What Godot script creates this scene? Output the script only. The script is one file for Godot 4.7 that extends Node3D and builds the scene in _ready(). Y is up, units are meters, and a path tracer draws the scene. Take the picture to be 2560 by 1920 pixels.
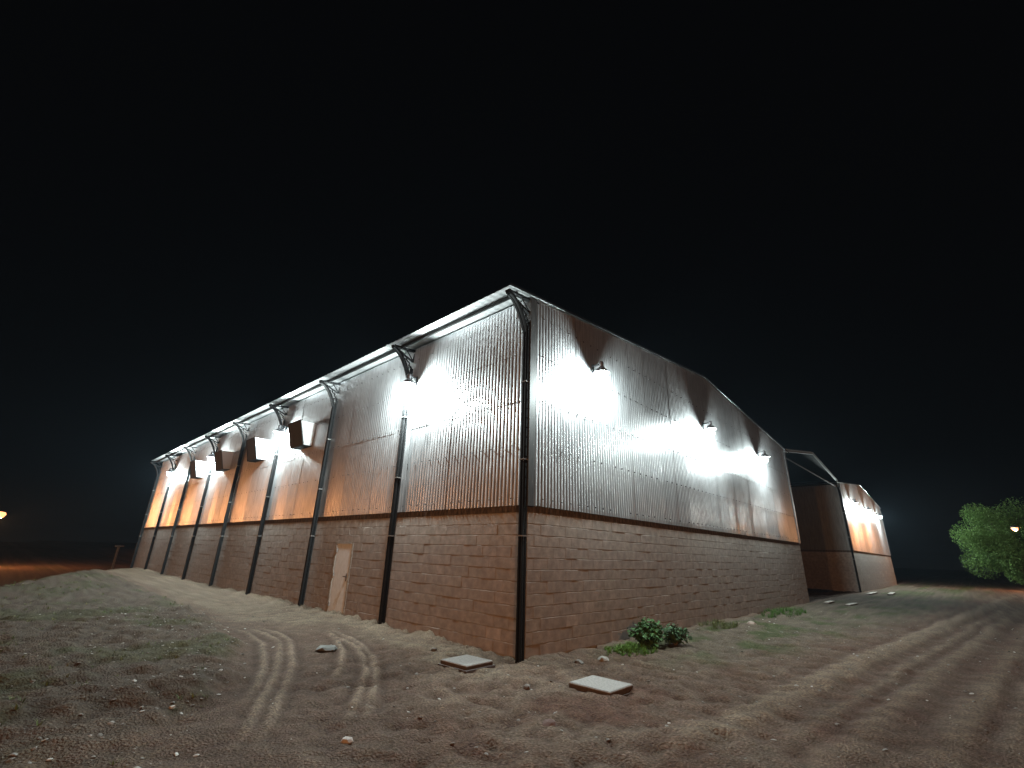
extends Node3D

const WIDE := 20.0      # gable width
const LONG := 35.8      # length of the side wall
const BAY := 4.475
const BLOCK_TOP := 2.67
const EAVE := 7.25
const RIDGE := 8.28
const WAVE := 0.105
const SHEET := 0.84

var taken := {}
var M := {}
var rng := RandomNumberGenerator.new()
var noise_a := FastNoiseLite.new()
var noise_b := FastNoiseLite.new()
var noise_c := FastNoiseLite.new()
var left_sheet_low: Mesh
var left_sheet_high: Mesh
var block_meshes := []

# ------------------------------------------------------------------ naming helpers

func numbered(called: String, parent: Node = self) -> String:
	var key := str(parent.get_instance_id()) + called
	var n: int = taken.get(key, 0)
	taken[key] = n + 1
	return called if n == 0 else "%s_%03d" % [called, n]

func tag(o: Node, label: String, category := "", group := "", kind := "") -> void:
	if label: o.set_meta("label", label)
	if category: o.set_meta("category", category)
	if group: o.set_meta("group", group)
	if kind: o.set_meta("kind", kind)

func thing(called: String, label: String, category: String, at := Vector3.ZERO, group := "") -> Node3D:
	var o := Node3D.new()
	o.name = numbered(called)
	add_child(o)
	o.position = at
	tag(o, label, category, group)
	return o

func put(called: String, mesh: Mesh, mat: Material, parent: Node = self) -> MeshInstance3D:
	var o := MeshInstance3D.new()
	o.name = numbered(called, parent)
	o.mesh = mesh
	if mat: o.material_override = mat
	parent.add_child(o)
	return o

func finish(st: SurfaceTool, smooth := false) -> ArrayMesh:
	if smooth: st.index()
	st.generate_normals()
	return st.commit()

func begin(smooth := false) -> SurfaceTool:
	var st := SurfaceTool.new()
	st.begin(Mesh.PRIMITIVE_TRIANGLES)
	st.set_smooth_group(0 if smooth else -1)
	return st

func build(called: String, st: SurfaceTool, mat: Material, parent: Node = self, smooth := false) -> MeshInstance3D:
	return put(called, finish(st, smooth), mat, parent)

# ------------------------------------------------------------------ shape helpers

func quad(st: SurfaceTool, a: Vector3, b: Vector3, c: Vector3, d: Vector3) -> void: # counter-clockwise seen from outside
	st.add_vertex(a); st.add_vertex(c); st.add_vertex(b)
	st.add_vertex(a); st.add_vertex(d); st.add_vertex(c)

func hexa(st: SurfaceTool, p: Array) -> void: # p[0..3] bottom ring ccw from above, p[4..7] top ring
	quad(st, p[3], p[2], p[1], p[0])
	quad(st, p[4], p[5], p[6], p[7])
	for i in 4:
		var j := (i + 1) % 4
		quad(st, p[i], p[j], p[j + 4], p[i + 4])

func box(st: SurfaceTool, lo: Vector3, hi: Vector3) -> void:
	hexa(st, [Vector3(lo.x, lo.y, hi.z), Vector3(hi.x, lo.y, hi.z), Vector3(hi.x, lo.y, lo.z), Vector3(lo.x, lo.y, lo.z),
		Vector3(lo.x, hi.y, hi.z), Vector3(hi.x, hi.y, hi.z), Vector3(hi.x, hi.y, lo.z), Vector3(lo.x, hi.y, lo.z)])

func bar(st: SurfaceTool, p: Vector3, q: Vector3, w: float, h: float, side := Vector3(0, 0, 1)) -> void:
	var along := (q - p).normalized()
	var up := side.cross(along).normalized()
	var s := along.cross(up).normalized() * w * 0.5
	up *= h * 0.5
	hexa(st, [p - s - up, p - s + up, p + s + up, p + s - up, q - s - up, q - s + up, q + s + up, q + s - up])

func tube(st: SurfaceTool, pts: Array, r0: float, r1: float, n := 8) -> void:
	var rings := []
	for i in pts.size():
		var d: Vector3 = (pts[mini(i + 1, pts.size() - 1)] - pts[maxi(i - 1, 0)]).normalized()
		var side := d.cross(Vector3(0.31, 0.2, 0.93)).normalized()
		var up := side.cross(d).normalized()
		var r := lerpf(r0, r1, float(i) / maxi(pts.size() - 1, 1))
		var ring := []
		for k in n:
			var a := TAU * k / n
			ring.append(pts[i] + (side * cos(a) + up * sin(a)) * r)
		rings.append(ring)
	for i in rings.size() - 1:
		for k in n:
			quad(st, rings[i][(k + 1) % n], rings[i][k], rings[i + 1][k], rings[i + 1][(k + 1) % n])
	for e in [0, rings.size() - 1]:
		for k in range(1, n - 1):
			st.add_vertex(rings[e][0]); st.add_vertex(rings[e][k]); st.add_vertex(rings[e][k + 1])

func lathe(st: SurfaceTool, profile: Array, n := 16, at := Vector3.ZERO) -> void: # [r, y] pairs
	for i in profile.size() - 1:
		for k in n:
			var a := TAU * k / n
			var b := TAU * (k + 1) / n
			var p = profile[i]
			var q = profile[i + 1]
			quad(st, at + Vector3(cos(a) * p[0], p[1], sin(a) * p[0]), at + Vector3(cos(a) * q[0], q[1], sin(a) * q[0]),
				at + Vector3(cos(b) * q[0], q[1], sin(b) * q[0]), at + Vector3(cos(b) * p[0], p[1], sin(b) * p[0]))

# ------------------------------------------------------------------ materials

func noise_texture(freq: float, octaves: int, lo: float, hi: float, seed_: int, size := 512, kind := FastNoiseLite.TYPE_SIMPLEX_SMOOTH, tint_lo = null, tint_hi = null) -> NoiseTexture2D:
	var n := FastNoiseLite.new()
	n.seed = seed_
	n.noise_type = kind
	n.frequency = freq
	n.fractal_octaves = octaves
	var t := NoiseTexture2D.new()
	t.width = size
	t.height = size
	t.seamless = true
	t.noise = n
	var g := Gradient.new()
	g.set_color(0, tint_lo if tint_lo != null else Color(lo, lo, lo))
	g.set_color(1, tint_hi if tint_hi != null else Color(hi, hi, hi))
	t.color_ramp = g
	return t

func flat(col: Color, rough: float, metal := 0.0) -> StandardMaterial3D:
	var m := StandardMaterial3D.new()
	m.albedo_color = col.linear_to_srgb()
	m.roughness = rough
	m.metallic = metal
	return m

func tri(m: StandardMaterial3D, scale: Vector3, world := true) -> StandardMaterial3D:
	m.uv1_triplanar = true
	m.uv1_world_triplanar = world
	m.uv1_scale = scale
	return m

func materials() -> void:
	var grey := noise_texture(0.02, 5, 0.78, 1.0, 3)
	var fine := noise_texture(0.09, 4, 0.0, 1.0, 8)
	var streak := noise_texture(0.035, 4, 0.55, 1.0, 5)
	# galvanised sheet, three rolls of slightly different dullness
	M.sheet = []
	for k in 4:
		var m := flat(Color(0.59, 0.595, 0.615) * [1.0, 0.9, 1.06, 0.8][k], [0.52, 0.57, 0.49, 0.61][k], [0.84, 0.8, 0.87, 0.78][k])
		m.roughness_texture = streak
		m.albedo_texture = noise_texture(0.03, 4, 0.8, 1.0, 40 + k)
		tri(m, Vector3(0.9, 0.09, 0.9))
		M.sheet.append(m)
	M.shaded_sheet = tri(flat(Color(0.19, 0.2, 0.2), 0.65, 0.6), Vector3(0.9, 0.09, 0.9))  # side-wall sheets by the gap, its shade painted in as a darker colour
	M.shaded_sheet.albedo_texture = grey
	M.block = tri(flat(Color(0.92, 0.92, 0.92), 0.95), Vector3(0.45, 0.45, 0.45))
	M.block.vertex_color_use_as_albedo = true
	M.block.albedo_texture = grey
	M.block.heightmap_enabled = true
	M.block.heightmap_texture = fine
	M.block.heightmap_scale = 0.12
	M.mortar = tri(flat(Color(0.26, 0.245, 0.22), 0.95), Vector3(0.6, 0.6, 0.6))
	M.mortar.albedo_texture = grey
	M.mortar.heightmap_enabled = true
	M.mortar.heightmap_texture = fine
	M.mortar.heightmap_scale = 0.6
	M.beam = tri(flat(Color(0.12, 0.095, 0.078), 0.92), Vector3(0.7, 0.35, 0.7))
	M.beam.albedo_texture = noise_texture(0.03, 5, 0.45, 1.0, 21)
	M.steel = tri(flat(Color(0.010, 0.0105, 0.0115), 0.7), Vector3(0.8, 0.8, 0.8))
	M.steel.albedo_texture = noise_texture(0.04, 4, 0.6, 1.0, 22)
	M.steel.metallic_specular = 0.25
	M.truss = flat(Color(0.26, 0.27, 0.28), 0.5, 0.3)
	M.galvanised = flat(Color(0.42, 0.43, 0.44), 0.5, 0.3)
	M.trim = tri(flat(Color(0.085, 0.087, 0.09), 0.5, 0.3), Vector3(0.8, 0.1, 0.8))
	M.trim.albedo_texture = noise_texture(0.05, 4, 0.55, 1.0, 23)
	M.clamp = flat(Color(0.16, 0.16, 0.16), 0.5, 0.2)
	M.soffit = flat(Color(0.62, 0.63, 0.64), 0.42, 0.7)
	M.hood = tri(flat(Color(0.045, 0.052, 0.06), 0.8, 0.0), Vector3(0.6, 0.6, 0.6))  # hood body colour darkened to stand for its unlit front
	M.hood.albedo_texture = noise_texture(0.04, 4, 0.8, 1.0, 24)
	M.door = tri(flat(Color(0.5, 0.56, 0.6), 0.6), Vector3(0.6, 0.3, 0.6))
	M.door.albedo_texture = noise_texture(0.03, 5, 0.88, 1.0, 25)
	M.dark = flat(Color(0.03, 0.03, 0.03), 0.5)
	M.housing = flat(Color(0.08, 0.08, 0.085), 0.5, 0.3)
	M.slab = tri(flat(Color(0.17, 0.155, 0.145), 0.9), Vector3(1.3, 1.3, 1.3))
	M.slab.albedo_texture = noise_texture(0.03, 5, 0.7, 1.0, 26)
	M.slab.heightmap_enabled = true
	M.slab.heightmap_texture = fine
	M.slab.heightmap_scale = 0.3
	M.dark_edge = tri(flat(Color(0.06, 0.05, 0.05), 0.95), Vector3(2, 2, 2))  # slab sides and rims, darker than the tops
	M.dark_edge.albedo_texture = grey
	M.plank = tri(flat(Color(0.25, 0.23, 0.2), 0.9), Vector3(1, 1, 1))
	M.plank.albedo_texture = grey
	M.earth = tri(flat(Color(1, 1, 1), 1.0), Vector3(0.55, 0.55, 0.55))
	M.earth.vertex_color_use_as_albedo = true
	M.earth.albedo_texture = noise_texture(0.035, 6, 0.5, 1.0, 27, 1024)
	M.earth.heightmap_enabled = true
	M.earth.heightmap_texture = noise_texture(0.05, 6, 0.0, 1.0, 28, 1024)
	M.earth.heightmap_scale = 2.6
	M.earth.metallic_specular = 0.15
	M.stone = flat(Color(1, 1, 1), 0.85)
	M.stone.vertex_color_use_as_albedo = true
	M.leaf = flat(Color(1, 1, 1), 0.8)
	M.leaf.metallic_specular = 0.2
	M.leaf.vertex_color_use_as_albedo = true
	M.leaf.backlight_enabled = true
	M.leaf.backlight = Color(0.5, 0.5, 0.5)
	M.bark = tri(flat(Color(0.1, 0.075, 0.055), 0.95), Vector3(1.5, 0.5, 1.5))
	M.bark.albedo_texture = grey
	M.white_bulb = flat(Color(0.9, 0.9, 0.9), 0.3)
	M.white_bulb.emission_enabled = true
	M.white_bulb.emission = Color(0.93, 1.0, 0.99)
	M.white_bulb.emission_energy_multiplier = 14.0
	M.sodium_bulb = flat(Color(0.9, 0.8, 0.6), 0.3)
	M.sodium_bulb.emission_enabled = true
	M.sodium_bulb.emission = Color(1.0, 0.64, 0.42)
	M.sodium_bulb.emission_energy_multiplier = 2.6

# ------------------------------------------------------------------ terrain

func along(z: float, table: Array) -> float: # linear interpolation in [[z, x], ...], z rising
	if z <= table[0][0]: return table[0][1]
	for i in table.size() - 1:
		if z <= table[i + 1][0]:
			return lerpf(table[i][1], table[i + 1][1], (z - table[i][0]) / (table[i + 1][0] - table[i][0]))
	return table[-1][1]

const CREST := [[-80, 14.0], [-50, 6.0], [-40, 1.6], [-33, -1.8], [-29.5, -3.0], [-22.4, -5.0], [-16.7, -6.6], [-10, -9.5], [0, -16.0], [12, -26.0]]
const PATH_EDGE := [[-33, -1.9], [-20, -2.2], [-8, -2.6], [-3.7, -3.26], [-1.5, -4.1], [0.5, -5.2]]
var tracks := [
	[[-2.25, -6.4], [-2.3, -5.2], [-2.4, -4.1], [-3.1, -2.25], [-3.55, -1.3], [-4.0, -0.45], [-4.5, 0.5], [-5.0, 1.3]],
	[[-2.5, -6.6], [-2.52, -5.25], [-2.6, -4.05], [-3.35, -2.21], [-3.79, -1.24], [-4.25, -0.4], [-4.7, 0.5], [-5.2, 1.3]],
	[[-2.8, -6.3], [-2.75, -5.3], [-2.95, -3.97], [-3.6, -2.1], [-4.05, -1.1], [-4.5, -0.3]],
	[[-1.1, -5.2], [-1.3, -3.99], [-1.51, -2.99], [-1.79, -2.04], [-2.36, -0.95], [-2.95, -0.03], [-3.42, 0.63], [-3.9, 1.3]],
	[[-1.35, -4.9], [-1.5, -3.95], [-1.75, -2.6], [-2.05, -1.9], [-2.58, -0.86], [-3.18, -0.03], [-3.66, 0.66], [-4.1, 1.2]],
	[[-1.45, -4.4], [-1.61, -3.73], [-2.13, -2.47], [-2.73, -1.37], [-3.29, -0.62]]]

func track_at(x: float, z: float) -> Vector2: # nearest distance to a tyre line, and how fresh the line is there
	if x < -6.0 or x > -0.6 or z < -7 or z > 3: return Vector2(9, 0)
	var best := Vector2(9, 0)
	var p := Vector2(x, z)
	for t in tracks:
		var n: int = t.size() - 1
		for i in n:
			var a := Vector2(t[i][0], t[i][1])
			var b := Vector2(t[i + 1][0], t[i + 1][1])
			var q := Geometry2D.get_closest_point_to_segment(p, a, b)
			var d := p.distance_to(q)
			if d < best.x:
				var along_it := (i + q.distance_to(a) / a.distance_to(b)) / n
				best = Vector2(d, smoothstep(0.0, 0.18, along_it) * (1.0 - smoothstep(0.72, 1.0, along_it)))
	return best

func ground(x: float, z: float) -> Array: # [height, colour]
	var big := noise_a.get_noise_2d(x, z)
	var mid := noise_b.get_noise_2d(x, z)
	var small := noise_c.get_noise_2d(x, z)
	var h := big * 0.03 + mid * 0.03
	var mound := smoothstep(0.0, 0.6, along(z, PATH_EDGE) + mid * 0.25 - x) * (1.0 - smoothstep(-1.5, 1.5, z)) * smoothstep(-36.0, -30.0, z)
	h += mound * (0.13 + mid * 0.06 + small * 0.035)
	var over := along(z, CREST) + big * 0.5 - x
	var fall := smoothstep(0.0, 4.5, over)
	h -= 1.7 * fall
	# earth banked against the long wall
	var bank := exp(-absf(x + 0.02) / 0.3) * smoothstep(-37.0, -35.0, z) * (1.0 - smoothstep(-1.6, 0.1, z))
	h += bank * maxf(0.0, 0.09 + mid * 0.1 + small * 0.05)
	# clods and footprints on the trodden yard in front of the corner
	var yard := smoothstep(-5.5, -2.5, x + z * 0.3) * (1.0 - smoothstep(2.0, 5.0, absf(z - 1.0)))
	h += small * 0.022 * (0.35 + 0.65 * yard)
	var pit := noise_b.get_noise_2d(x * 2.1 + 31.0, z * 2.1)
	h -= yard * smoothstep(0.12, 0.5, pit) * 0.04 - yard * smoothstep(0.1, 0.5, -pit) * 0.02
	# wheel ruts running along the gable side
	var w := z - 0.085 * x + 0.12 * noise_a.get_noise_2d(x * 1.1, 77.0)
	var road := smoothstep(-3.0, 2.0, x) * smoothstep(2.9, 3.7, w)
	var rut := 0.0
	for k in [[3.3, 0.12], [4.1, 0.14], [4.55, 0.1], [5.15, 0.2], [5.75, 0.1], [6.3, 0.2], [7.1, 0.25]]:
		rut += exp(-pow((w - k[0]) / k[1], 2.0))
	h -= road * rut * (0.04 + 0.03 * mid)
	var edge := exp(-pow((w - 3.75) / 0.22, 2.0)) * smoothstep(-3.2, 0.0, x)
	h += edge * 0.035
	var tv := track_at(x, z)
	var td := tv.x
	var worn := tv.y * clampf(0.9 + mid * 0.8, 0.0, 1.0)
	var line := exp(-pow(td / 0.05, 2.0)) * worn
	var gap := exp(-pow((td - 0.125) / 0.06, 2.0)) * worn
	h += line * 0.026 - gap * 0.022
	# colours of the earth, with shade painted into the pits
	var c := Color(0.205, 0.158, 0.122).lerp(Color(0.25, 0.212, 0.168), clampf(0.5 + mid * 1.3, 0, 1))
	c = c.lerp(Color(0.17, 0.105, 0.078), clampf(noise_a.get_noise_2d(x * 2.3 + 50, z * 2.3) * 2.4 - 0.25, 0, 0.8) * smoothstep(-1.0, 2.5, z + 0.1 * x))
	var pale := smoothstep(0.0, 0.5, x - along(z, PATH_EDGE)) * (1.0 - smoothstep(-0.8, 1.4, z + x * 0.25)) * (1.0 if x < 0.2 else 0.0)
	pale *= 1.0 - 0.85 * smoothstep(-6.5, -4.0, z) * smoothstep(-0.9, -1.6, x + mid * 0.5)
	c = c.lerp(Color(0.31, 0.285, 0.22), pale * (0.75 + mid * 0.5))
	c = c.lerp(Color(0.13, 0.095, 0.075), yard * smoothstep(0.15, 0.5, pit) * 0.6)  # shade inside the pits painted as darker soil
	if td < 3.0: c = c.lerp(Color(0.165, 0.13, 0.105), 0.6 * smoothstep(1.0, 0.2, td))
	c = c.lerp(Color(0.15, 0.14, 0.115), mound * 0.8)
	c = c.lerp(Color(0.085, 0.12, 0.05), clampf(mound + fall, 0, 1) * clampf(noise_a.get_noise_2d(x * 1.7, z * 1.7 + 90) * 1.8, 0, 0.5))
	var by_gable := smoothstep(0.5, 4.0, x) * smoothstep(0.0, 0.5, z) * (1.0 - smoothstep(1.6, 3.2, w))
	c = c.lerp(Color(0.19, 0.19, 0.15), by_gable * 0.7)
	c = c.lerp(Color(0.075, 0.13, 0.04), by_gable * clampf(noise_b.get_noise_2d(x * 0.5 + 20, z * 0.7) * 2.0, 0, 0.7))
	c = c.lerp(Color(0.145, 0.1, 0.078), clampf(road * rut, 0, 1) * 0.6)
	c = c.lerp(Color(0.31, 0.27, 0.21), clampf(edge * 0.9 + road * clampf(0.35 - rut, 0, 0.35) * 1.9, 0, 1))
	c = c.lerp(Color(0.4, 0.36, 0.29), line * 0.95)
	c = c.lerp(Color(0.1, 0.075, 0.06), gap * 0.5)
	c = c * (1.0 + small * 0.35) * Color(0.54, 0.455, 0.435)
	c.a = 1.0
	return [h, c]

func grid_lines(lo: float, hi: float, step: float, far_lo: float, far_hi: float) -> PackedFloat32Array:
	var a := []
	var x := lo
	var s := step
	while x > far_lo:
		s *= 1.14
		x -= s
		a.push_front(x)
	x = lo
	while x <= hi:
		a.append(x)
		x += step
	s = step
	while a[-1] < far_hi:
		s *= 1.14
		a.append(a[-1] + s)
	return PackedFloat32Array(a)

func make_ground() -> void:
	var xs := grid_lines(-9.0, 9.0, 0.055, -420.0, 420.0)
	var zs := grid_lines(-9.0, 6.0, 0.055, -420.0, 60.0)
	var v := PackedVector3Array()
	var cs := PackedColorArray()
	var ix := PackedInt32Array()
	for z in zs:
		for x in xs:
			var g := ground(x, z)
			v.append(Vector3(x, g[0], z))
			cs.append(g[1])
	var nx := xs.size()
	var normals := PackedVector3Array()
	normals.resize(v.size())
	for j in zs.size():
		for i in nx:
			var l := v[j * nx + maxi(i - 1, 0)]
			var r := v[j * nx + mini(i + 1, nx - 1)]
			var b := v[maxi(j - 1, 0) * nx + i]
			var f := v[mini(j + 1, zs.size() - 1) * nx + i]
			normals[j * nx + i] = (f - b).cross(r - l).normalized()
	for j in zs.size() - 1:
		for i in nx - 1:
			var a := j * nx + i
			ix.append_array([a, a + 1, a + nx, a + 1, a + nx + 1, a + nx])
	var arrays := []
	arrays.resize(Mesh.ARRAY_MAX)
	arrays[Mesh.ARRAY_VERTEX] = v
	arrays[Mesh.ARRAY_NORMAL] = normals
	arrays[Mesh.ARRAY_COLOR] = cs
	arrays[Mesh.ARRAY_INDEX] = ix
	var m := ArrayMesh.new()
	m.add_surface_from_arrays(Mesh.PRIMITIVE_TRIANGLES, arrays)
	tag(put("ground", m, M.earth), "bare brown earth yard with wheel tracks and a rough grassy rise", "", "", "structure")

func on_ground(x: float, z: float) -> float:
	return ground(x, z)[0]

# ------------------------------------------------------------------ warehouse

func corrugated(width: float, y0: float, y1: float, gable_from := -1.0) -> ArrayMesh:
	# a sheet in its own axes: x along the wall, z outwards, waves upright
	var st := begin(true)
	var n := int(round(width / WAVE * 10.0))
	var pts := []
	for i in n + 1:
		var x := width * i / n
		var ph := x / WAVE * TAU
		var w := clampf(cos(ph) * 1.7 + 0.55, -1.0, 1.0)
		pts.append(Vector3(x, 0, 0.011 + 0.0027 * w))
	for i in n:
		var a: Vector3 = pts[i]
		var b: Vector3 = pts[i + 1]
		var ta := y1 if gable_from < 0.0 else gable_top(gable_from + a.x) - 0.01
		var tb := y1 if gable_from < 0.0 else gable_top(gable_from + b.x) - 0.01
		quad(st, Vector3(a.x, y0, a.z), Vector3(b.x, y0, b.z), Vector3(b.x, tb, b.z), Vector3(a.x, ta, a.z))
	st.generate_normals()
	return st.commit()

func block_mesh(w: float, h: float, d: float, tone: Color) -> ArrayMesh:
	var st := begin()
	block_into(st, Transform3D(), w, h, d, tone)
	return finish(st)

func block_into(st: SurfaceTool, t: Transform3D, w: float, h: float, d: float, tone: Color) -> void:
	# own axes: x along, y up, z outwards; the face stands at z = d, its back at z = -0.03
	st.set_color(tone)
	var c := 0.004
	var f := [Vector3(0.001, c, d), Vector3(w - 0.001, c, d), Vector3(w - 0.001, h - c, d), Vector3(0.001, h - c, d)]
	var s := [Vector3(0, 0, d - c), Vector3(w, 0, d - c), Vector3(w, h, d - c), Vector3(0, h, d - c)]
	var b := [Vector3(0, 0, -0.03), Vector3(w, 0, -0.03), Vector3(w, h, -0.03), Vector3(0, h, -0.03)]
	for a in [f, s, b]:
		for i in 4: a[i] = t * a[i]
	quad(st, f[0], f[1], f[2], f[3])
	for i in 4:
		var j := (i + 1) % 4
		quad(st, s[i], s[j], f[j], f[i])
		quad(st, b[i], b[j], s[j], s[i])

func gable_top(x: float) -> float:
	return lerpf(EAVE, RIDGE, 1.0 - absf(x - WIDE * 0.5) / (WIDE * 0.5))

func bracket(st: SurfaceTool, z: float) -> void:
	# lattice knee that carries the overhanging eave: outer chord curves out, inner chord rises along the wall
	var outer := []
	var inner := []
	for i in 9:
		var t := i / 8.0
		outer.append(Vector3(-0.15 - 0.56 * pow(t, 1.2), 6.33 + 0.62 * sin(t * PI * 0.5) + 0.1 * t, z))
		inner.append(Vector3(-0.07 - 0.37 * pow(t, 1.7), 6.5 + 0.52 * t, z))
	outer.append(Vector3(-0.74, 7.13, z))
	for s in [-0.035, 0.035]:
		for i in outer.size() - 1:
			bar(st, outer[i] + Vector3(0, 0, s), outer[i + 1] + Vector3(0, 0, s), 0.05, 0.07)
	for i in inner.size() - 1: # zigzag rod of the inner chord
		var step := Vector3(-0.03, 0.0, 0.0) if i % 2 == 0 else Vector3(0.03, 0.0, 0.0)
		bar(st, inner[i] - step, inner[i + 1] + step, 0.03, 0.03)
	for i in [2, 5, 8]:
		bar(st, inner[i], outer[i], 0.02, 0.02)
	# top chord under the roof and its lacing back to the wall
	bar(st, Vector3(-0.76, 7.1, z), Vector3(0.25, 7.2, z), 0.1, 0.05)
	bar(st, Vector3(-0.5, 7.0, z), Vector3(-0.05, 6.83, z), 0.05, 0.04)
	bar(st, Vector3(-0.05, 6.83, z), Vector3(0.0, 7.14, z), 0.04, 0.04)
	bar(st, Vector3(-0.3, 7.13, z), Vector3(-0.05, 6.86, z), 0.025, 0.025)

func make_warehouse(ox: float, detail: bool, label: String) -> Node3D:
	var b := thing("warehouse", label, "warehouse", Vector3(ox, 0, 0), "long gabled warehouses side by side")
	# --- lower masonry: mortar bed with the blocks standing proud of it
	var st := begin()
	box(st, Vector3(0.0, -0.4, -LONG), Vector3(0.18, BLOCK_TOP - 0.16, -0.02))
	box(st, Vector3(0.0, -0.4, -0.2), Vector3(WIDE, BLOCK_TOP - 0.16, 0.0))
	box(st, Vector3(WIDE - 0.18, -0.4, -LONG), Vector3(WIDE - 0.002, BLOCK_TOP - 0.16, -0.2))
	box(st, Vector3(0.18, -0.4, -LONG + 0.002), Vector3(WIDE - 0.18, BLOCK_TOP - 0.16, -LONG + 0.18))
	var wall := build("block_wall", st, M.mortar, b)
	var spots := []
	var eye := Vector3(-6.9, 1.75, 6.1)
	var course := 0.2085
	for side in 2:
		var length := LONG if side == 0 else WIDE
		for row in 12:
			var s := 0.002 if row % 2 == 0 else -0.2
			while s < length - 0.05:
				var from := maxf(s, 0.002)
				var to := minf(s + 0.4, length - 0.002)
				s += 0.4
				if to - from < 0.06: continue
				var y := row * course + 0.006
				if side == 0 and y + 0.19 < 1.9 and to > 6.5 and from < 7.45: # the doorway
					if from < 6.5 - 0.08: to = 6.5
					elif to > 7.45 + 0.08: from = 7.45
					else: continue
				var mid := (from + to) * 0.5
				var place := Vector3(-0.01, y, -mid) if side == 0 else Vector3(mid, y, 0.01)
				spots.append([(place + Vector3(ox, 0, 0)).distance_to(eye), side, from, to, y, row])
	spots.sort()
	var rest := begin()
	for k in spots.size():
		var p = spots[k]
		var w: float = p[3] - p[2] - rng.randf_range(0.0, 0.001)
		var hh := course - rng.randf_range(0.008, 0.012)
		var d := 0.01 + rng.randf_range(-0.0015, 0.002)
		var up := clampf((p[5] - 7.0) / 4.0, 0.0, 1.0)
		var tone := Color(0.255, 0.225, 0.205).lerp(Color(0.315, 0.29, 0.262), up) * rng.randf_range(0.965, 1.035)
		if rng.randf() < 0.03: tone *= 1.2
		var where := Transform3D(Basis(Vector3(0, 0, -1), Vector3.UP, Vector3(-1, 0, 0)), Vector3(0, p[4], -p[2])) if p[1] == 0 else Transform3D(Basis(), Vector3(p[2], p[4], 0))
		if p[1] == 0: # mirrored axes would turn the faces inside out: lay the block from its far end instead
			where = Transform3D(Basis(Vector3(0, 0, 1), Vector3.UP, Vector3(-1, 0, 0)), Vector3(0, p[4], -p[3]))
		where = where * Transform3D(Basis.from_euler(Vector3(rng.randf_range(-0.003, 0.003), rng.randf_range(-0.003, 0.003), rng.randf_range(-0.003, 0.003))), Vector3.ZERO)
		if detail and k < 300:
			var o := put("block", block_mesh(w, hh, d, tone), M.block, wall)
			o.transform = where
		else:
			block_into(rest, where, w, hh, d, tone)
	var far_blocks := build("far_blocks", rest, M.block, wall)
	far_blocks.set_meta("kind", "stuff")
	# --- ring beam on the blocks
	st = begin()
	box(st, Vector3(-0.004, BLOCK_TOP - 0.16, -LONG), Vector3(0.17, BLOCK_TOP, -0.002))
	box(st, Vector3(0.003, BLOCK_TOP - 0.16, -0.19), Vector3(WIDE, BLOCK_TOP, 0.004))
	build("ring_beam", st, M.beam, b)
	# --- corrugated cladding in two tiers of sheets over a dark lining
	st = begin()
	box(st, Vector3(0.03, BLOCK_TOP, -LONG + 0.02), Vector3(0.06, EAVE - 0.03, -0.03))
	box(st, Vector3(WIDE - 0.06, BLOCK_TOP, -LONG + 0.02), Vector3(WIDE - 0.03, EAVE - 0.03, -0.03))
	for e in [[-0.06, -0.03], [-LONG + 0.03, -LONG + 0.06]]:
		var ring := []
		for zz in e:
			ring.append([Vector3(0.06, BLOCK_TOP, zz), Vector3(WIDE - 0.06, BLOCK_TOP, zz), Vector3(WIDE - 0.06, EAVE - 0.03, zz), Vector3(WIDE * 0.5, RIDGE - 0.04, zz), Vector3(0.06, EAVE - 0.03, zz)])
		for r in ring:
			for i in [1, 2, 3]:
				st.add_vertex(r[0]); st.add_vertex(r[i]); st.add_vertex(r[i + 1])
	var lining := build("wall_cladding", st, M.dark, b)
	var lap := 4.92
	var count := int(ceil(LONG / SHEET))
	for i in count:
		for tier in 2:
			var o := put("wall_sheet", left_sheet_low if tier == 0 else left_sheet_high, M.sheet[[0, 1, 0, 2, 0, 3, 1, 0, 2, 1][(i * 7 + tier * 3) % 10]] if detail else M.shaded_sheet, lining)
			var width := 1.0 if i < count - 1 else (LONG - SHEET * i) / SHEET
			var turn := Basis.from_euler(Vector3(rng.randf_range(-0.0006, 0.0006), -PI / 2 + rng.randf_range(-0.004, 0.004), 0))
			o.transform = Transform3D(turn * Basis.from_scale(Vector3(width, 1, 1)), Vector3(-0.018 - tier * 0.0025, 0, -SHEET * (i + width)))
	count = int(ceil(WIDE / SHEET))
	for i in count:
		var from := SHEET * i
		var width := minf(SHEET, WIDE - from)
		for tier in 2:
			var mesh := corrugated(width, BLOCK_TOP - 0.03 if tier == 0 else lap - 0.12, lap, from if tier == 1 else -1.0)
			var o := put("wall_sheet", mesh, M.sheet[[1, 0, 3, 0, 2, 1, 0, 3, 0, 1, 2][(i * 5 + tier * 4) % 11]], lining)
			o.transform = Transform3D(Basis.from_euler(Vector3(rng.randf_range(-0.0006, 0.0006), rng.randf_range(-0.004, 0.004), 0)), Vector3(from, 0, 0.014 + tier * 0.0025))
	# screws along the girts
	if detail:
		st = begin()
		for y in [2.78, 3.85, 4.86, 5.9, 6.85]:
			var s := 0.1
			while s < LONG:
				if rng.randf() < 0.85:
					box(st, Vector3(-0.054, y - 0.009, -s - 0.009), Vector3(-0.036, y + 0.009, -s + 0.009))
				s += WAVE * 3
			s = 0.1
			while s < WIDE:
				if rng.randf() < 0.85:
					box(st, Vector3(s - 0.009, y - 0.009, 0.033), Vector3(s + 0.009, y + 0.009, 0.05))
				s += WAVE * 3
		build("screws", st, M.steel, lining).set_meta("kind", "stuff")
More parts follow.
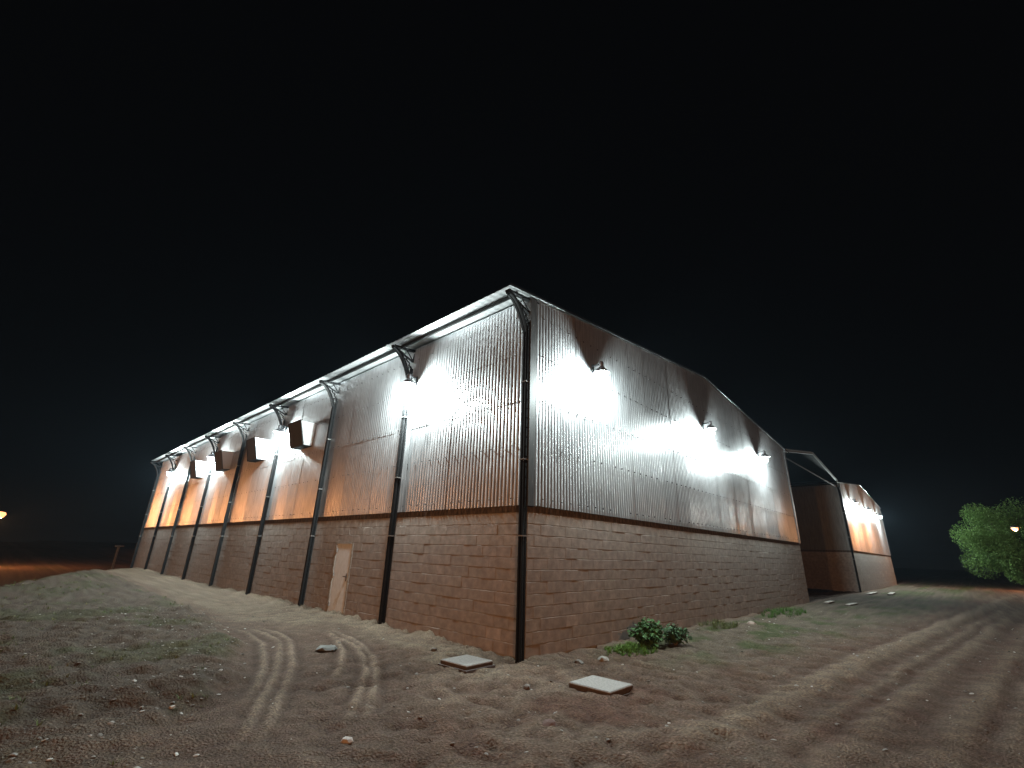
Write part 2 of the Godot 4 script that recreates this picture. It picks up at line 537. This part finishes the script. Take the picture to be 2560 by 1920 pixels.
	# --- folded corner flashing
	for x in [0.0, WIDE]:
		var d := -1.0 if x == 0.0 else 1.0
		st = begin()
		box(st, Vector3(x + d * 0.052 - 0.006, BLOCK_TOP - 0.05, -0.13), Vector3(x + d * 0.052 + 0.006, EAVE - 0.02, 0.06))
		box(st, Vector3(minf(x - d * 0.14, x + d * 0.046), BLOCK_TOP - 0.05, 0.048), Vector3(maxf(x - d * 0.14, x + d * 0.046), EAVE - 0.02, 0.06))
		build("corner_flashing", st, M.trim, b)
	# --- roof: two corrugated slopes, their undersides seen under the eaves
	for d in [-1.0, 1.0]:
		st = begin(true)
		var eave_x: float = WIDE * 0.5 + d * (WIDE * 0.5 + 0.75)
		var eave_y := EAVE - 0.75 * (RIDGE - EAVE) / 10.0
		var n := int(LONG / 0.2) * 4
		for i in n:
			var z0 := 0.05 - (LONG + 0.1) * i / n
			var z1 := 0.05 - (LONG + 0.1) * (i + 1) / n
			var h0 := 0.035 + 0.006 * clampf(cos(i * PI * 0.5) * 2.0, -1, 1)
			var h1 := 0.035 + 0.006 * clampf(cos((i + 1) * PI * 0.5) * 2.0, -1, 1)
			var e0 := Vector3(eave_x, eave_y + h0, z0)
			var e1 := Vector3(eave_x, eave_y + h1, z1)
			var r0 := Vector3(WIDE * 0.5, RIDGE + h0, z0)
			var r1 := Vector3(WIDE * 0.5, RIDGE + h1, z1)
			for lift in [Vector3.ZERO, Vector3(0, 0.012, 0)]:
				if (lift.y > 0) == (d < 0): quad(st, e0 + lift, r0 + lift, r1 + lift, e1 + lift)
				else: quad(st, e0 + lift, e1 + lift, r1 + lift, r0 + lift)
		var roof := put("roof", finish(st), M.soffit, b)
		if d < 0:
			st = begin()
			for x in [-0.45]:
				box(st, Vector3(x - 0.025, 7.25 + x * 0.103 - 0.085, -LONG + 0.05), Vector3(x + 0.025, 7.25 + x * 0.103 + 0.012, -0.02))
			build("purlin", st, M.steel, roof)
	st = begin()
	for d in [-1.0, 1.0]:
		var e := Vector3(WIDE * 0.5 + d * (WIDE * 0.5 + 0.77), EAVE - 0.03, 0.07)
		bar(st, e, Vector3(WIDE * 0.5, RIDGE + 0.02, 0.07), 0.02, 0.05)
	build("verge_trim", st, M.steel, b)
	# --- lattice columns along the side wall
	for i in 9:
		var z := -BAY * i + (-0.02 if i == 0 else (0.06 if i == 8 else 0.0))
		st = begin()
		for s in [-0.036, 0.036]:
			box(st, Vector3(-0.17, -0.1, z + s - 0.016), Vector3(-0.125, 6.36, z + s + 0.016))
			box(st, Vector3(-0.085, -0.1, z + s - 0.016), Vector3(-0.045, 6.6, z + s + 0.016))
		box(st, Vector3(-0.12, -0.1, z - 0.012), Vector3(-0.09, 6.34, z + 0.012))
		for k in 32:
			bar(st, Vector3(-0.13, 0.1 + k * 0.2, z), Vector3(-0.08, 0.2 + k * 0.2, z), 0.012, 0.012)
		var col := build("column", st, M.steel, b)
		st = begin()
		bracket(st, z)
		build("eave_bracket", st, M.steel, col)
		for y in [2.05, 3.5, 5.15]:
			st = begin()
			box(st, Vector3(-0.178, y, z - 0.07), Vector3(-0.055, y + 0.022, z + 0.07))
			build("clamp", st, M.clamp, col)
	# --- sheet-metal ventilation hoods in four middle bays
	for i in [2, 3, 4, 5]:
		var zc: float = -BAY * (i + 0.5)
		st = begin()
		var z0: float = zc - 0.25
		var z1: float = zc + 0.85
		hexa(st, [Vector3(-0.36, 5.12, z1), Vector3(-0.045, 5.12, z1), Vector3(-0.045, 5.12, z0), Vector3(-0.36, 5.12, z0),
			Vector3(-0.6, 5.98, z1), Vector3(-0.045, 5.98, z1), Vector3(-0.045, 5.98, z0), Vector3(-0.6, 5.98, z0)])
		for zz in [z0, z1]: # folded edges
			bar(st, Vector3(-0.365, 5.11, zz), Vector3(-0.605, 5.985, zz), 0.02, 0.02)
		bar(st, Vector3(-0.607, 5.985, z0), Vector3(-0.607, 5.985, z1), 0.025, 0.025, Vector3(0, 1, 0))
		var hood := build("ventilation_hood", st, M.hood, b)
		for zz in [z0 - 0.006, z1 + 0.006]: # end plates, lamp light painted in as a paler colour than the body
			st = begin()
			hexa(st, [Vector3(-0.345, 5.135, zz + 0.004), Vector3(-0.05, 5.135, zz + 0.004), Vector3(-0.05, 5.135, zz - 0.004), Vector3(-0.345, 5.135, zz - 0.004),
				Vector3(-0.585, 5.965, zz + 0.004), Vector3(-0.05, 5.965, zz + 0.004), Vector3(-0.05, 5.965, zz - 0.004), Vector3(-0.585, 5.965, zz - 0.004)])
			build("lit_end_plate", st, M.galvanised, hood)
	# --- steel door in the side wall
	if detail:
		st = begin()
		box(st, Vector3(-0.004, -0.02, -7.41), Vector3(0.05, 1.85, -6.54))
		var door := build("door", st, M.door, b)
		st = begin()
		for zz in [-7.45, -6.5]:
			box(st, Vector3(-0.016, -0.05, zz - 0.035), Vector3(0.06, 1.852, zz + 0.035))
		box(st, Vector3(-0.0165, 1.852, -7.485), Vector3(0.06, 1.91, -6.465))
		build("door_frame", st, M.mortar, door)
		for y in [0.2, 0.98, 1.62]:
			st = begin()
			box(st, Vector3(-0.026, y, -7.415), Vector3(-0.004, y + 0.11, -7.365))
			build("hinge", st, M.clamp, door)
		st = begin()
		box(st, Vector3(-0.014, 0.88, -6.66), Vector3(-0.004, 1.08, -6.61))
		box(st, Vector3(-0.05, 0.985, -6.76), Vector3(-0.035, 1.01, -6.62))
		box(st, Vector3(-0.05, 0.985, -6.645), Vector3(-0.014, 1.01, -6.625))
		build("handle", st, M.dark, door)
	return b

# ------------------------------------------------------------------ roof between the two warehouses

func make_canopy() -> void:
	var c := thing("canopy_roof", "open gabled roof bridging the dark gap between the two warehouses", "canopy", Vector3(20, 0, 0))
	var mid := 6.9
	var ends := [Vector3(0.1, 7.3, 0), Vector3(mid, 8.3, 0), Vector3(13.4, 7.4, 0)]
	var st := begin()
	for k in 2:
		var a: Vector3 = ends[k]
		var b: Vector3 = ends[k + 1]
		hexa(st, [a + Vector3(0, 0.02, -0.02), b + Vector3(0, 0.02, -0.02), b + Vector3(0, 0.02, -30), a + Vector3(0, 0.02, -30),
			a + Vector3(0, 0.06, -0.02), b + Vector3(0, 0.06, -0.02), b + Vector3(0, 0.06, -30), a + Vector3(0, 0.06, -30)])
	build("roof", st, M.steel, c)
	for z in [0.03, -4.5, -9.0, -13.5]:
		st = begin()
		for k in 2:
			var a: Vector3 = ends[k] + Vector3(0, -0.03, z)
			var b: Vector3 = ends[k + 1] + Vector3(0, -0.03, z)
			var down := Vector3(0, -0.1, 0)
			bar(st, a, b, 0.08, 0.04)
			bar(st, a + down, b + down, 0.08, 0.04)
			for i in 17:
				var p := a.lerp(b, i / 17.0)
				var q := a.lerp(b, (i + 0.5) / 17.0)
				var r := a.lerp(b, (i + 1) / 17.0)
				bar(st, p, q + down, 0.03, 0.03)
				bar(st, q + down, r, 0.03, 0.03)
		build("roof_truss", st, M.trim if z < 0.0 else M.truss, c)
	st = begin()
	bar(st, Vector3(0.0, 6.9, -0.06), Vector3(13.95, 6.9, -0.06), 0.05, 0.05, Vector3(0, 0, 1))
	build("tie_bar", st, M.trim, c)

# ------------------------------------------------------------------ lamps

func flood_light(at: Vector3, out: Vector3, label: String, energy := 86.0, drop := 0.15) -> void:
	# wide shade over a bulb, carried on a bent arm
	var o := thing("flood_light", label, "floodlight", at, "white floodlights on the warehouse walls")
	var st := begin(true)
	lathe(st, [[0.04, 0.16], [0.075, 0.15], [0.16, 0.06], [0.19, 0.02], [0.195, 0.0], [0.187, 0.004], [0.15, 0.045], [0.06, 0.12], [0.0, 0.13]], 20)
	build("lamp_shade", st, M.housing, o)
	st = begin(true)
	lathe(st, [[0.0, 0.3], [0.05, 0.3], [0.06, 0.28], [0.06, 0.16], [0.0, 0.15]], 14)
	build("lamp_housing", st, M.housing, o)
	st = begin()
	bar(st, Vector3(0, 0.25, 0), -out * 0.24 + Vector3(0, 0.25, 0), 0.03, 0.03, Vector3(0, 1, 0))
	bar(st, -out * 0.25 + Vector3(0, 0.3, 0), -out * 0.25 + Vector3(0, 0.0, 0), 0.05, 0.03, out.cross(Vector3.UP))
	build("bracket_arm", st, M.steel, o)
	st = begin(true)
	lathe(st, [[0.03, 0.12], [0.05, 0.06], [0.09, -0.04], [0.115, -0.12], [0.1, -0.19], [0.055, -0.235], [0.0, -0.245]], 16)
	build("light_bulb", st, M.white_bulb, o)
	var l := OmniLight3D.new()
	l.name = "bulb_light"
	l.light_color = Color(0.86, 1.0, 0.98).linear_to_srgb()
	l.light_energy = energy
	l.light_size = 0.14
	l.omni_range = 80.0
	l.omni_attenuation = 2.0
	l.shadow_enabled = true
	l.position = Vector3(0, -drop, 0)
	o.add_child(l)

func street_lamp(at: Vector3, tall: float, arm: Vector3, label: String, energy: float, bulb := 0.14) -> void:
	var o := thing("street_lamp", label, "street lamp", at, "orange street lamps")
	var st := begin(true)
	var top := Vector3(0, tall, 0)
	tube(st, [Vector3(0, -0.1, 0), Vector3(0, tall * 0.6, 0), Vector3(0, tall - 0.25, 0), top + arm * 0.3 + Vector3(0, 0.1, 0), top + arm + Vector3(0, 0.16, 0)], 0.09, 0.04, 10)
	build("lamp_post", st, M.galvanised, o)
	st = begin(true)
	lathe(st, [[0.0, 0.2], [0.12, 0.19], [0.22, 0.12], [0.26, 0.04], [0.25, 0.03], [0.2, 0.06], [0.0, 0.12]], 16, top + arm)
	build("lamp_shade", st, M.trim, o)
	st = begin(true)
	lathe(st, [[0.0, bulb * 0.6], [bulb * 0.8, bulb * 0.45], [bulb, 0.0], [bulb * 0.7, -bulb * 0.6], [0.0, -bulb * 0.85]], 14, top + arm)
	build("light_bulb", st, M.sodium_bulb, o)
	var l := OmniLight3D.new()
	l.name = "bulb_light"
	l.light_color = Color(1.0, 0.4, 0.14).linear_to_srgb()
	l.light_energy = energy
	l.light_size = minf(bulb * 0.7, 0.12)
	l.omni_range = 200.0
	l.omni_attenuation = 2.0
	l.shadow_enabled = true
	l.position = top + arm - Vector3(0, bulb * 0.85 + 0.06 if bulb > 0.23 else 0.0, 0)
	o.add_child(l)

# ------------------------------------------------------------------ small things and plants

func slab(x0: float, z0: float, x1: float, z1: float, thick: float, turn: float, label: String, called := "concrete_slab", category := "concrete slab", mat: Material = null) -> void:
	var c := Vector3((x0 + x1) * 0.5, 0, (z0 + z1) * 0.5)
	c.y = on_ground(c.x, c.z) - 0.03
	var o := thing(called, label, category, c)
	o.rotation.y = turn
	var w := (x1 - x0) * 0.5
	var d := (z1 - z0) * 0.5
	var st := begin()
	var t := thick + 0.03
	var e := 0.012
	hexa(st, [Vector3(-w, t - 0.022, d), Vector3(w, t - 0.022, d), Vector3(w, t - 0.022, -d), Vector3(-w, t - 0.022, -d), Vector3(-w, t - e, d), Vector3(w, t - e, d), Vector3(w, t - e, -d), Vector3(-w, t - e, -d)])
	hexa(st, [Vector3(-w, t - e, d), Vector3(w, t - e, d), Vector3(w, t - e, -d), Vector3(-w, t - e, -d), Vector3(-w + e, t, d - e), Vector3(w - e, t, d - e), Vector3(w - e, t, -d + e), Vector3(-w + e, t, -d + e)])
	build("slab_top", st, mat if mat else M.slab, o)
	st = begin()
	var k := 0.004
	box(st, Vector3(-w + k, -0.05, -d + k), Vector3(w - k, t - 0.0225, d - k))
	build("slab_edge", st, M.dark_edge, o)
	if called == "concrete_slab":
		st = begin()
		var s := w + 0.03
		var u := d + 0.03
		for r in [[-s, -u, s, -u + 0.06], [-s, u - 0.06, s, u], [-s, -u + 0.06, -s + 0.06, u - 0.06], [s - 0.06, -u + 0.06, s, u - 0.06]]:
			box(st, Vector3(r[0], -0.2, r[1]), Vector3(r[2], 0.02, r[3]))
		build("rim", st, M.dark_edge, o)

func rock(seed_: int, tone: Color, flatness := 0.6) -> ArrayMesh:
	var r := RandomNumberGenerator.new()
	r.seed = seed_
	var st := begin()
	st.set_color(tone)
	var rows := 4
	var cols := 7
	var p := []
	for j in rows + 1:
		var ring := []
		for i in cols:
			var a := TAU * i / cols + j * 0.4
			var b := PI * j / rows - PI / 2
			var q := Vector3(cos(a) * cos(b), sin(b) * flatness, sin(a) * cos(b)) * r.randf_range(0.75, 1.15)
			ring.append(Vector3(0, sin(b) * flatness, 0) if j == 0 or j == rows else q)
		p.append(ring)
	for j in rows:
		for i in cols:
			var k := (i + 1) % cols
			quad(st, p[j][k], p[j][i], p[j + 1][i], p[j + 1][k])
	return finish(st)

func scatter(called: String, mesh: Mesh, mat: Material, list: Array, label: String, parent: Node = self) -> void:
	var mm := MultiMesh.new()
	mm.transform_format = MultiMesh.TRANSFORM_3D
	mm.use_colors = true
	mm.mesh = mesh
	mm.instance_count = list.size()
	for i in list.size():
		mm.set_instance_transform(i, list[i][0])
		mm.set_instance_color(i, list[i][1])
	var o := MultiMeshInstance3D.new()
	o.name = numbered(called, parent)
	o.multimesh = mm
	o.material_override = mat
	parent.add_child(o)
	o.set_meta("kind", "stuff")
	if label: o.set_meta("label", label)

func leaf_point(t: float, s: float, l: float, w: float, bend: float) -> Vector3:
	return Vector3(s * w * 0.5, -bend * l * t * t + absf(s) * 0.06 * l, t * l)

func leaf_mesh(l: float, w: float, bend: float) -> ArrayMesh:
	var st := begin(true)
	st.set_color(Color.WHITE)
	var rows := [[0.0, 0.1], [0.3, 0.9], [0.62, 1.0], [0.86, 0.55], [1.0, 0.02]]
	for i in 4:
		var a = rows[i]
		var b = rows[i + 1]
		for s in [-1.0, 0.0]:
			quad(st, leaf_point(a[0], s * a[1], l, w, bend), leaf_point(a[0], (s + 1.0) * a[1], l, w, bend), leaf_point(b[0], (s + 1.0) * b[1], l, w, bend), leaf_point(b[0], s * b[1], l, w, bend))
	return finish(st, true)

func blade_tuft(n: int, tall: float, spread: float, seed_: int) -> ArrayMesh:
	var r := RandomNumberGenerator.new()
	r.seed = seed_
	var st := begin()
	for i in n:
		var a := r.randf() * TAU
		var out := Vector3(cos(a), 0, sin(a))
		var side := Vector3(-sin(a), 0, cos(a)) * r.randf_range(0.004, 0.008)
		var base := out * r.randf() * spread * 0.4
		var h := tall * r.randf_range(0.5, 1.0)
		var k := r.randf_range(0.3, 1.1) * spread
		var mid := base + out * k * 0.35 + Vector3(0, h * 0.65, 0)
		var tip := base + out * k + Vector3(0, h * r.randf_range(0.7, 1.0), 0)
		st.set_color(Color.WHITE * r.randf_range(0.7, 1.2))
		quad(st, base - side, base + side, mid + side * 0.7, mid - side * 0.7)
		st.add_vertex(mid - side * 0.7); st.add_vertex(tip); st.add_vertex(mid + side * 0.7)
	return finish(st)

func random_turn(r: RandomNumberGenerator, tilt := 0.5) -> Basis:
	return Basis.from_euler(Vector3(r.randf_range(-tilt, tilt), r.randf() * TAU, r.randf_range(-tilt, tilt)))

func bush(at: Vector3, wide: float, deep: float, tall: float, count: int, leaf: Mesh, tone: Color, label: String, seed_: int) -> void:
	var r := RandomNumberGenerator.new()
	r.seed = seed_
	at.y = on_ground(at.x, at.z)
	var o := thing("weed_bush", label, "bush", at)
	var st := begin(true)
	var list := []
	for s in 16:
		var a := r.randf() * TAU
		var tip := Vector3(cos(a) * wide * r.randf_range(0.15, 0.5), tall * r.randf_range(0.45, 1.0), sin(a) * deep * r.randf_range(0.15, 0.5))
		var mid := tip * 0.5 + Vector3(0, tall * 0.12, 0)
		tube(st, [Vector3(0, -0.03, 0), mid, tip], 0.009, 0.003, 5)
		for i in count / 16:
			var t := r.randf_range(0.25, 1.05)
			var p := Vector3.ZERO.lerp(mid, t * 2) if t < 0.5 else mid.lerp(tip, t * 2 - 1)
			p += Vector3(r.randf_range(-1, 1), r.randf_range(-0.6, 0.7), r.randf_range(-1, 1)) * 0.11 * (wide / 0.9)
			p.y = maxf(p.y, 0.02)
			var size := r.randf_range(0.35, 1.3)
			list.append([Transform3D(random_turn(r, 0.9) * Basis.from_scale(Vector3.ONE * size), p), tone * r.randf_range(0.6, 1.35)])
	build("stems", st, M.bark, o, true)
	scatter("leaves", leaf, M.leaf, list, "", o)

func grass_patch(at: Vector3, wide: float, deep: float, count: int, tuft: Mesh, tone: Color, label: String, seed_: int) -> void:
	var r := RandomNumberGenerator.new()
	r.seed = seed_
	at.y = on_ground(at.x, at.z)
	var o := thing("grass_tuft", label, "grass")
	o.position = at
	var list := []
	for i in count:
		var a := r.randf() * TAU
		var d := sqrt(r.randf())
		var p := Vector3(cos(a) * wide * d, 0, sin(a) * deep * d)
		if at.z + p.z < 0.05: continue
		p.y = on_ground(at.x + p.x, at.z + p.z) - at.y - 0.01
		var size := r.randf_range(0.5, 1.15) * (1.1 - d * 0.5)
		list.append([Transform3D(Basis(Vector3.UP, r.randf() * TAU) * Basis.from_scale(Vector3.ONE * size), p), tone * r.randf_range(0.6, 1.3)])
	scatter("blades", tuft, M.leaf, list, "", o)

func tree(at: Vector3) -> void:
	var r := RandomNumberGenerator.new()
	r.seed = 77
	at.y = -0.05
	var o := thing("tree", "round leafy green tree at the right edge with a lamp behind it", "tree", at)
	var st := begin(true)
	tube(st, [Vector3(0, -0.2, 0), Vector3(0.05, 0.8, 0), Vector3(-0.04, 1.7, 0.1), Vector3(0.0, 2.6, 0.0)], 0.2, 0.12, 9)
	var view_from := Vector3(53.3, 5.1, 9.1)
	var view_to := Vector3(10.0, 2.7, 6.95)
	var clumps := []
	for i in 17:
		var a := i * 2.4 + r.randf_range(-0.3, 0.3)
		var up := -0.8 + 1.72 * (i + 0.5) / 17.0
		var flatr := sqrt(maxf(0.0, 1.0 - up * up))
		var tip := Vector3(cos(a) * flatr * 2.35, 3.55 + up * 2.4, sin(a) * flatr * 2.35) * r.randf_range(0.9, 1.06)
		var root := Vector3(0, r.randf_range(1.1, 2.5), 0)
		tube(st, [root, root.lerp(tip, 0.5) + Vector3(0, 0.2, 0), tip], 0.06, 0.012, 6)
		clumps.append([tip, r.randf_range(0.75, 1.15)])
		clumps.append([root.lerp(tip, 0.62), r.randf_range(0.6, 0.85)])
	build("trunk", st, M.bark, o, true)
	var list := []
	for c in clumps:
		var tone := r.randf_range(0.75, 1.25)
		for i in 2300:
			var d: Vector3 = Vector3(r.randfn(), r.randfn() * 0.75, r.randfn()).normalized() * pow(r.randf(), 0.45) * float(c[1])
			var p: Vector3 = c[0] + d
			if Geometry3D.get_closest_point_to_segment(p + at, view_from, view_to).distance_to(p + at) < 0.22: continue # a chink in the leaves
			list.append([Transform3D(random_turn(r, 1.0) * Basis.from_scale(Vector3.ONE * r.randf_range(0.7, 1.35)), p), Color(0.095, 0.17, 0.05) * tone * r.randf_range(0.7, 1.3)])
	scatter("crown", leaf_mesh(0.085, 0.045, 0.3), M.leaf, list, "", o)

# ------------------------------------------------------------------ the scene

func _ready() -> void:
	rng.seed = 11
	for p in [[noise_a, 1, 0.22, 3], [noise_b, 2, 0.9, 3], [noise_c, 3, 2.9, 2]]:
		p[0].seed = p[1]
		p[0].frequency = p[2]
		p[0].fractal_octaves = p[3]
		p[0].noise_type = FastNoiseLite.TYPE_SIMPLEX_SMOOTH
	# camera
	var cam := Camera3D.new()
	cam.name = "camera"
	cam.fov = 79.557
	cam.near = 0.05
	cam.far = 900.0
	add_child(cam)
	cam.transform = Transform3D(Basis(Vector3(0.68551906, 0.03050969, 0.72741513), Vector3(-0.26997574, 0.93854233, 0.21506135), Vector3(-0.67614844, -0.3438131, 0.65162554)), Vector3(-6.9169, 1.75, 6.1399))
	# night sky
	var env := WorldEnvironment.new()
	env.name = "environment"
	var e := Environment.new()
	e.background_mode = Environment.BG_SKY
	var sky := Sky.new()
	var sm := ProceduralSkyMaterial.new()
	sm.sky_top_color = Color(0.015, 0.016, 0.02)
	sm.sky_horizon_color = Color(0.016, 0.019, 0.023)
	sm.ground_horizon_color = Color(0.03, 0.03, 0.032)
	sm.ground_bottom_color = Color(0.02, 0.02, 0.02)
	sm.sky_curve = 0.2
	sky.sky_material = sm
	e.sky = sky
	e.tonemap_mode = Environment.TONE_MAPPER_LINEAR
	e.tonemap_exposure = 1.0
	e.sdfgi_enabled = true
	e.ssao_enabled = true
	e.ssil_enabled = true
	e.fog_enabled = true
	e.fog_density = 0.00019
	e.fog_light_color = Color(0.78, 0.9, 1.0)
	env.environment = e
	add_child(env)
	materials()
	make_ground()
	# the two warehouses and the roof between them
	left_sheet_low = corrugated(SHEET, BLOCK_TOP - 0.03, 4.92)
	left_sheet_high = corrugated(SHEET, 4.8, EAVE - 0.02)
	make_warehouse(0.0, true, "large corrugated-metal warehouse on a block base, its corner facing the camera")
	make_warehouse(34.0, false, "farther metal and block warehouse beyond the dark gap on the right")
	make_canopy()
	# floodlights
	var left := ["floodlight on the side wall nearest the front corner", "floodlight between ventilation hoods on the third column from the front corner",
		"floodlight on the fifth side column, beyond the first hoods", "farthest small floodlight at the left end of the side wall"]
	for k in 4:
		flood_light(Vector3(-0.31, 6.0, -BAY * (2 * k + 1) + 0.3), Vector3(-1, 0, 0), left[k])
	var right := ["floodlight on the near gable wall closest to the front corner", "middle floodlight of the near gable wall", "floodlight at the far end of the near gable wall beside the dark gap"]
	for k in 3:
		flood_light(Vector3([2.3, 9.2, 15.2][k], 6.02, 0.34), Vector3(0, 0, 1), right[k], [62.0, 52.0, 52.0][k], 0.085)
	var beyond := ["floodlight on the far warehouse gable next to its lit corner", "middle floodlight of the far warehouse gable", "outermost floodlight at the far right warehouse end"]
	for k in 3:
		flood_light(Vector3([37.0, 43.4, 50.0][k], 6.1, 0.34), Vector3(0, 0, 1), beyond[k], 74.0, 0.1)
	# orange street lamps
	street_lamp(Vector3(-7.4, -1.6, -77.5), 5.8, Vector3(0, 0, 0.4), "distant orange street lamp glowing at the left edge of the picture", 110.0, 0.55)
	street_lamp(Vector3(53.3, -0.1, 9.6), 5.2, Vector3(0, 0, -0.5), "orange street lamp shining through the tree at the right edge", 60.0, 0.26)
	street_lamp(Vector3(-17, -0.1, 21), 6.6, Vector3(0.8, 0, -0.5), "orange street lamp behind the viewer, facing the gable side", 285.0)
	street_lamp(Vector3(-38, -1.6, 7.0), 7.6, Vector3(0.8, 0, -0.3), "orange street lamp out of view to the left, facing the side wall", 330.0)
	street_lamp(Vector3(-30, -1.7, -72), 7.4, Vector3(0.8, 0, 0), "orange street lamp far out to the left of the long wall", 330.0)
	street_lamp(Vector3(-15.5, -1.7, -80), 7.4, Vector3(0.8, 0, 0), "orange street lamp outside the left edge of the picture", 240.0)
	# things on the ground
	slab(-1.38, -0.62, -0.78, 0.0, 0.055, 0.04, "square concrete slab left of the front corner column")
	slab(-0.76, 1.52, -0.14, 2.2, 0.07, 0.02, "brighter square concrete slab nearest the camera, right of the corner")
	slab(20.1, 0.55, 21.4, 0.75, 0.05, 0.0, "pale flat plank on the ground at the gap between warehouses, left one", "plank", "plank", M.plank)
	slab(19.9, 1.45, 21.3, 1.65, 0.05, -0.05, "pale flat plank at the gap between warehouses, right one", "plank", "plank", M.plank)
	slab(31.4, 0.6, 34.2, 0.85, 0.08, 0.0, "pale plank lying at the foot of the far warehouse corner", "plank", "plank", M.plank)
	slab(32.2, 1.55, 34.6, 1.8, 0.08, 0.03, "pale plank lying in front of the far warehouse, outermost", "plank", "plank", M.plank)
	var stones := [[-4.07, 1.34, 0.065, "pale stone lying between the tyre tracks in the foreground", Color(0.231, 0.209, 0.198)],
		[-2.29, -2.74, 0.16, "flat grey stone slab between the two curved tyre tracks", Color(0.05, 0.048, 0.046)],
		[-0.75, -1.6, 0.07, "dark clod of earth by the side wall near the square slab", Color(0.054, 0.045, 0.036)],
		[9.0, 0.9, 0.13, "brownish stone beside the grass tuft along the gable wall", Color(0.165, 0.132, 0.11)],
		[-2.2, 2.35, 0.09, "dark reddish clod on the trodden ground in the foreground", Color(0.063, 0.034, 0.025)],
		[-1.3, 1.2, 0.07, "small dark clod between the two square slabs", Color(0.059, 0.045, 0.036)],
		[0.55, 0.75, 0.09, "dark clod by the gable wall beside the bright slab", Color(0.054, 0.045, 0.038)],
		[1.1, 0.9, 0.1, "grey lump of rubble between the bright slab and the weeds", Color(0.143, 0.138, 0.127)],
		[-5.1, -0.6, 0.035, "small pale stone at the edge of the dark rise", Color(0.275, 0.264, 0.248)]]
	for k in stones.size():
		var s = stones[k]
		var o := put("stone", rock(100 + k, s[4], 0.28 if k == 1 else 0.6), M.stone)
		o.position = Vector3(s[0], on_ground(s[0], s[1]) + s[2] * 0.15, s[1])
		o.scale = Vector3.ONE * s[2] * (Vector3(1.3, 1, 1).x if k == 1 else 1.0)
		o.rotation.y = k * 1.3
		tag(o, s[3], "stone")
	var post := thing("marker_post", "short pale concrete post beyond the left end of the long wall", "post", Vector3(0.6, -0.9, -48))
	var st := begin()
	box(st, Vector3(-0.07, -0.5, -0.07), Vector3(0.07, 2.1, 0.07))
	build("post_shaft", st, M.mortar, post)
	st = begin()
	box(st, Vector3(-0.25, 2.1, -0.1), Vector3(0.35, 2.22, 0.1))
	build("post_head", st, M.mortar, post)
	# plants
	var leaf := leaf_mesh(0.085, 0.055, 0.35)
	bush(Vector3(3.0, 0, 0.75), 0.85, 0.6, 0.52, 1500, leaf, Color(0.035, 0.075, 0.028), "leafy dark green weed bush against the gable wall near the corner", 5)
	bush(Vector3(3.55, 0, 1.1), 0.7, 0.55, 0.34, 900, leaf, Color(0.032, 0.06, 0.03), "lower grey-green weed on the right of the leafy bush", 6)
	var tuft := blade_tuft(14, 0.16, 0.1, 3)
	grass_patch(Vector3(2.35, 0, 0.75), 0.75, 0.42, 230, tuft, Color(0.06, 0.115, 0.022), "bright green grass at the left foot of the weed bush", 9)
	grass_patch(Vector3(7.6, 0, 0.5), 0.9, 0.4, 45, blade_tuft(14, 0.3, 0.2, 4), Color(0.07, 0.085, 0.03), "yellowish grass tuft along the middle of the gable wall", 10)
	grass_patch(Vector3(13.4, 0, 0.6), 2.2, 0.6, 90, blade_tuft(14, 0.26, 0.18, 5), Color(0.04, 0.08, 0.02), "green grass at the far foot of the gable wall", 11)
	tree(Vector3(37.8, 0, 8.2))
	# short grass and gravel on the rise
	var r := RandomNumberGenerator.new()
	r.seed = 31
	var list := []
	while list.size() < 1400:
		var x := r.randf_range(-15, -1.5)
		var z := r.randf_range(-26, 3.5)
		var edge := along(z, PATH_EDGE) - x
		if edge < 0.2 or noise_a.get_noise_2d(x * 1.7, z * 1.7 + 90) < r.randf_range(-0.25, 0.2) - (0.12 if edge > 3.0 else 0.0): continue
		if track_at(x, z).x < 0.25: continue
		list.append([Transform3D(Basis(Vector3.UP, r.randf() * TAU) * Basis.from_scale(Vector3.ONE * r.randf_range(0.3, 0.75)), Vector3(x, on_ground(x, z) - 0.01, z)), Color(0.085, 0.12, 0.045).lerp(Color(0.16, 0.14, 0.07), r.randf() * r.randf()) * r.randf_range(0.6, 1.2)])
	scatter("rough_grass", blade_tuft(9, 0.12, 0.1, 12), M.leaf, list, "short rough grass growing on the dark rise at the left")
	list = []
	while list.size() < 2300:
		var x := r.randf_range(-9, 16)
		var z := r.randf_range(-10, 8)
		if x > -0.1 and z < 0.15: continue
		var edge := along(z, PATH_EDGE) - x
		var rise := edge > 0.0 and z < 2.0
		var chance := 0.14
		if rise: chance = clampf(1.1 - absf(edge - 0.9) * 0.55, 0.12, 1.0)
		if not rise and x < 0.0 and z < -0.5: chance = 0.05
		if r.randf() > chance * (0.5 + 1.6 * maxf(0.0, noise_b.get_noise_2d(x + 9, z) + 0.2)): continue
		var size := 0.006 + 0.02 * pow(r.randf(), 3.2)
		var tone := Color(0.07, 0.062, 0.055).lerp(Color(0.3, 0.295, 0.285), pow(r.randf(), 3.4 if rise else 5.0))
		list.append([Transform3D(random_turn(r, 0.4) * Basis.from_scale(Vector3(size * 1.3, size, size)), Vector3(x, on_ground(x, z) + size * 0.2, z)), tone])
	scatter("gravel", rock(7, Color.WHITE, 0.35), M.stone, list, "pale gravel and chips scattered over the earth")
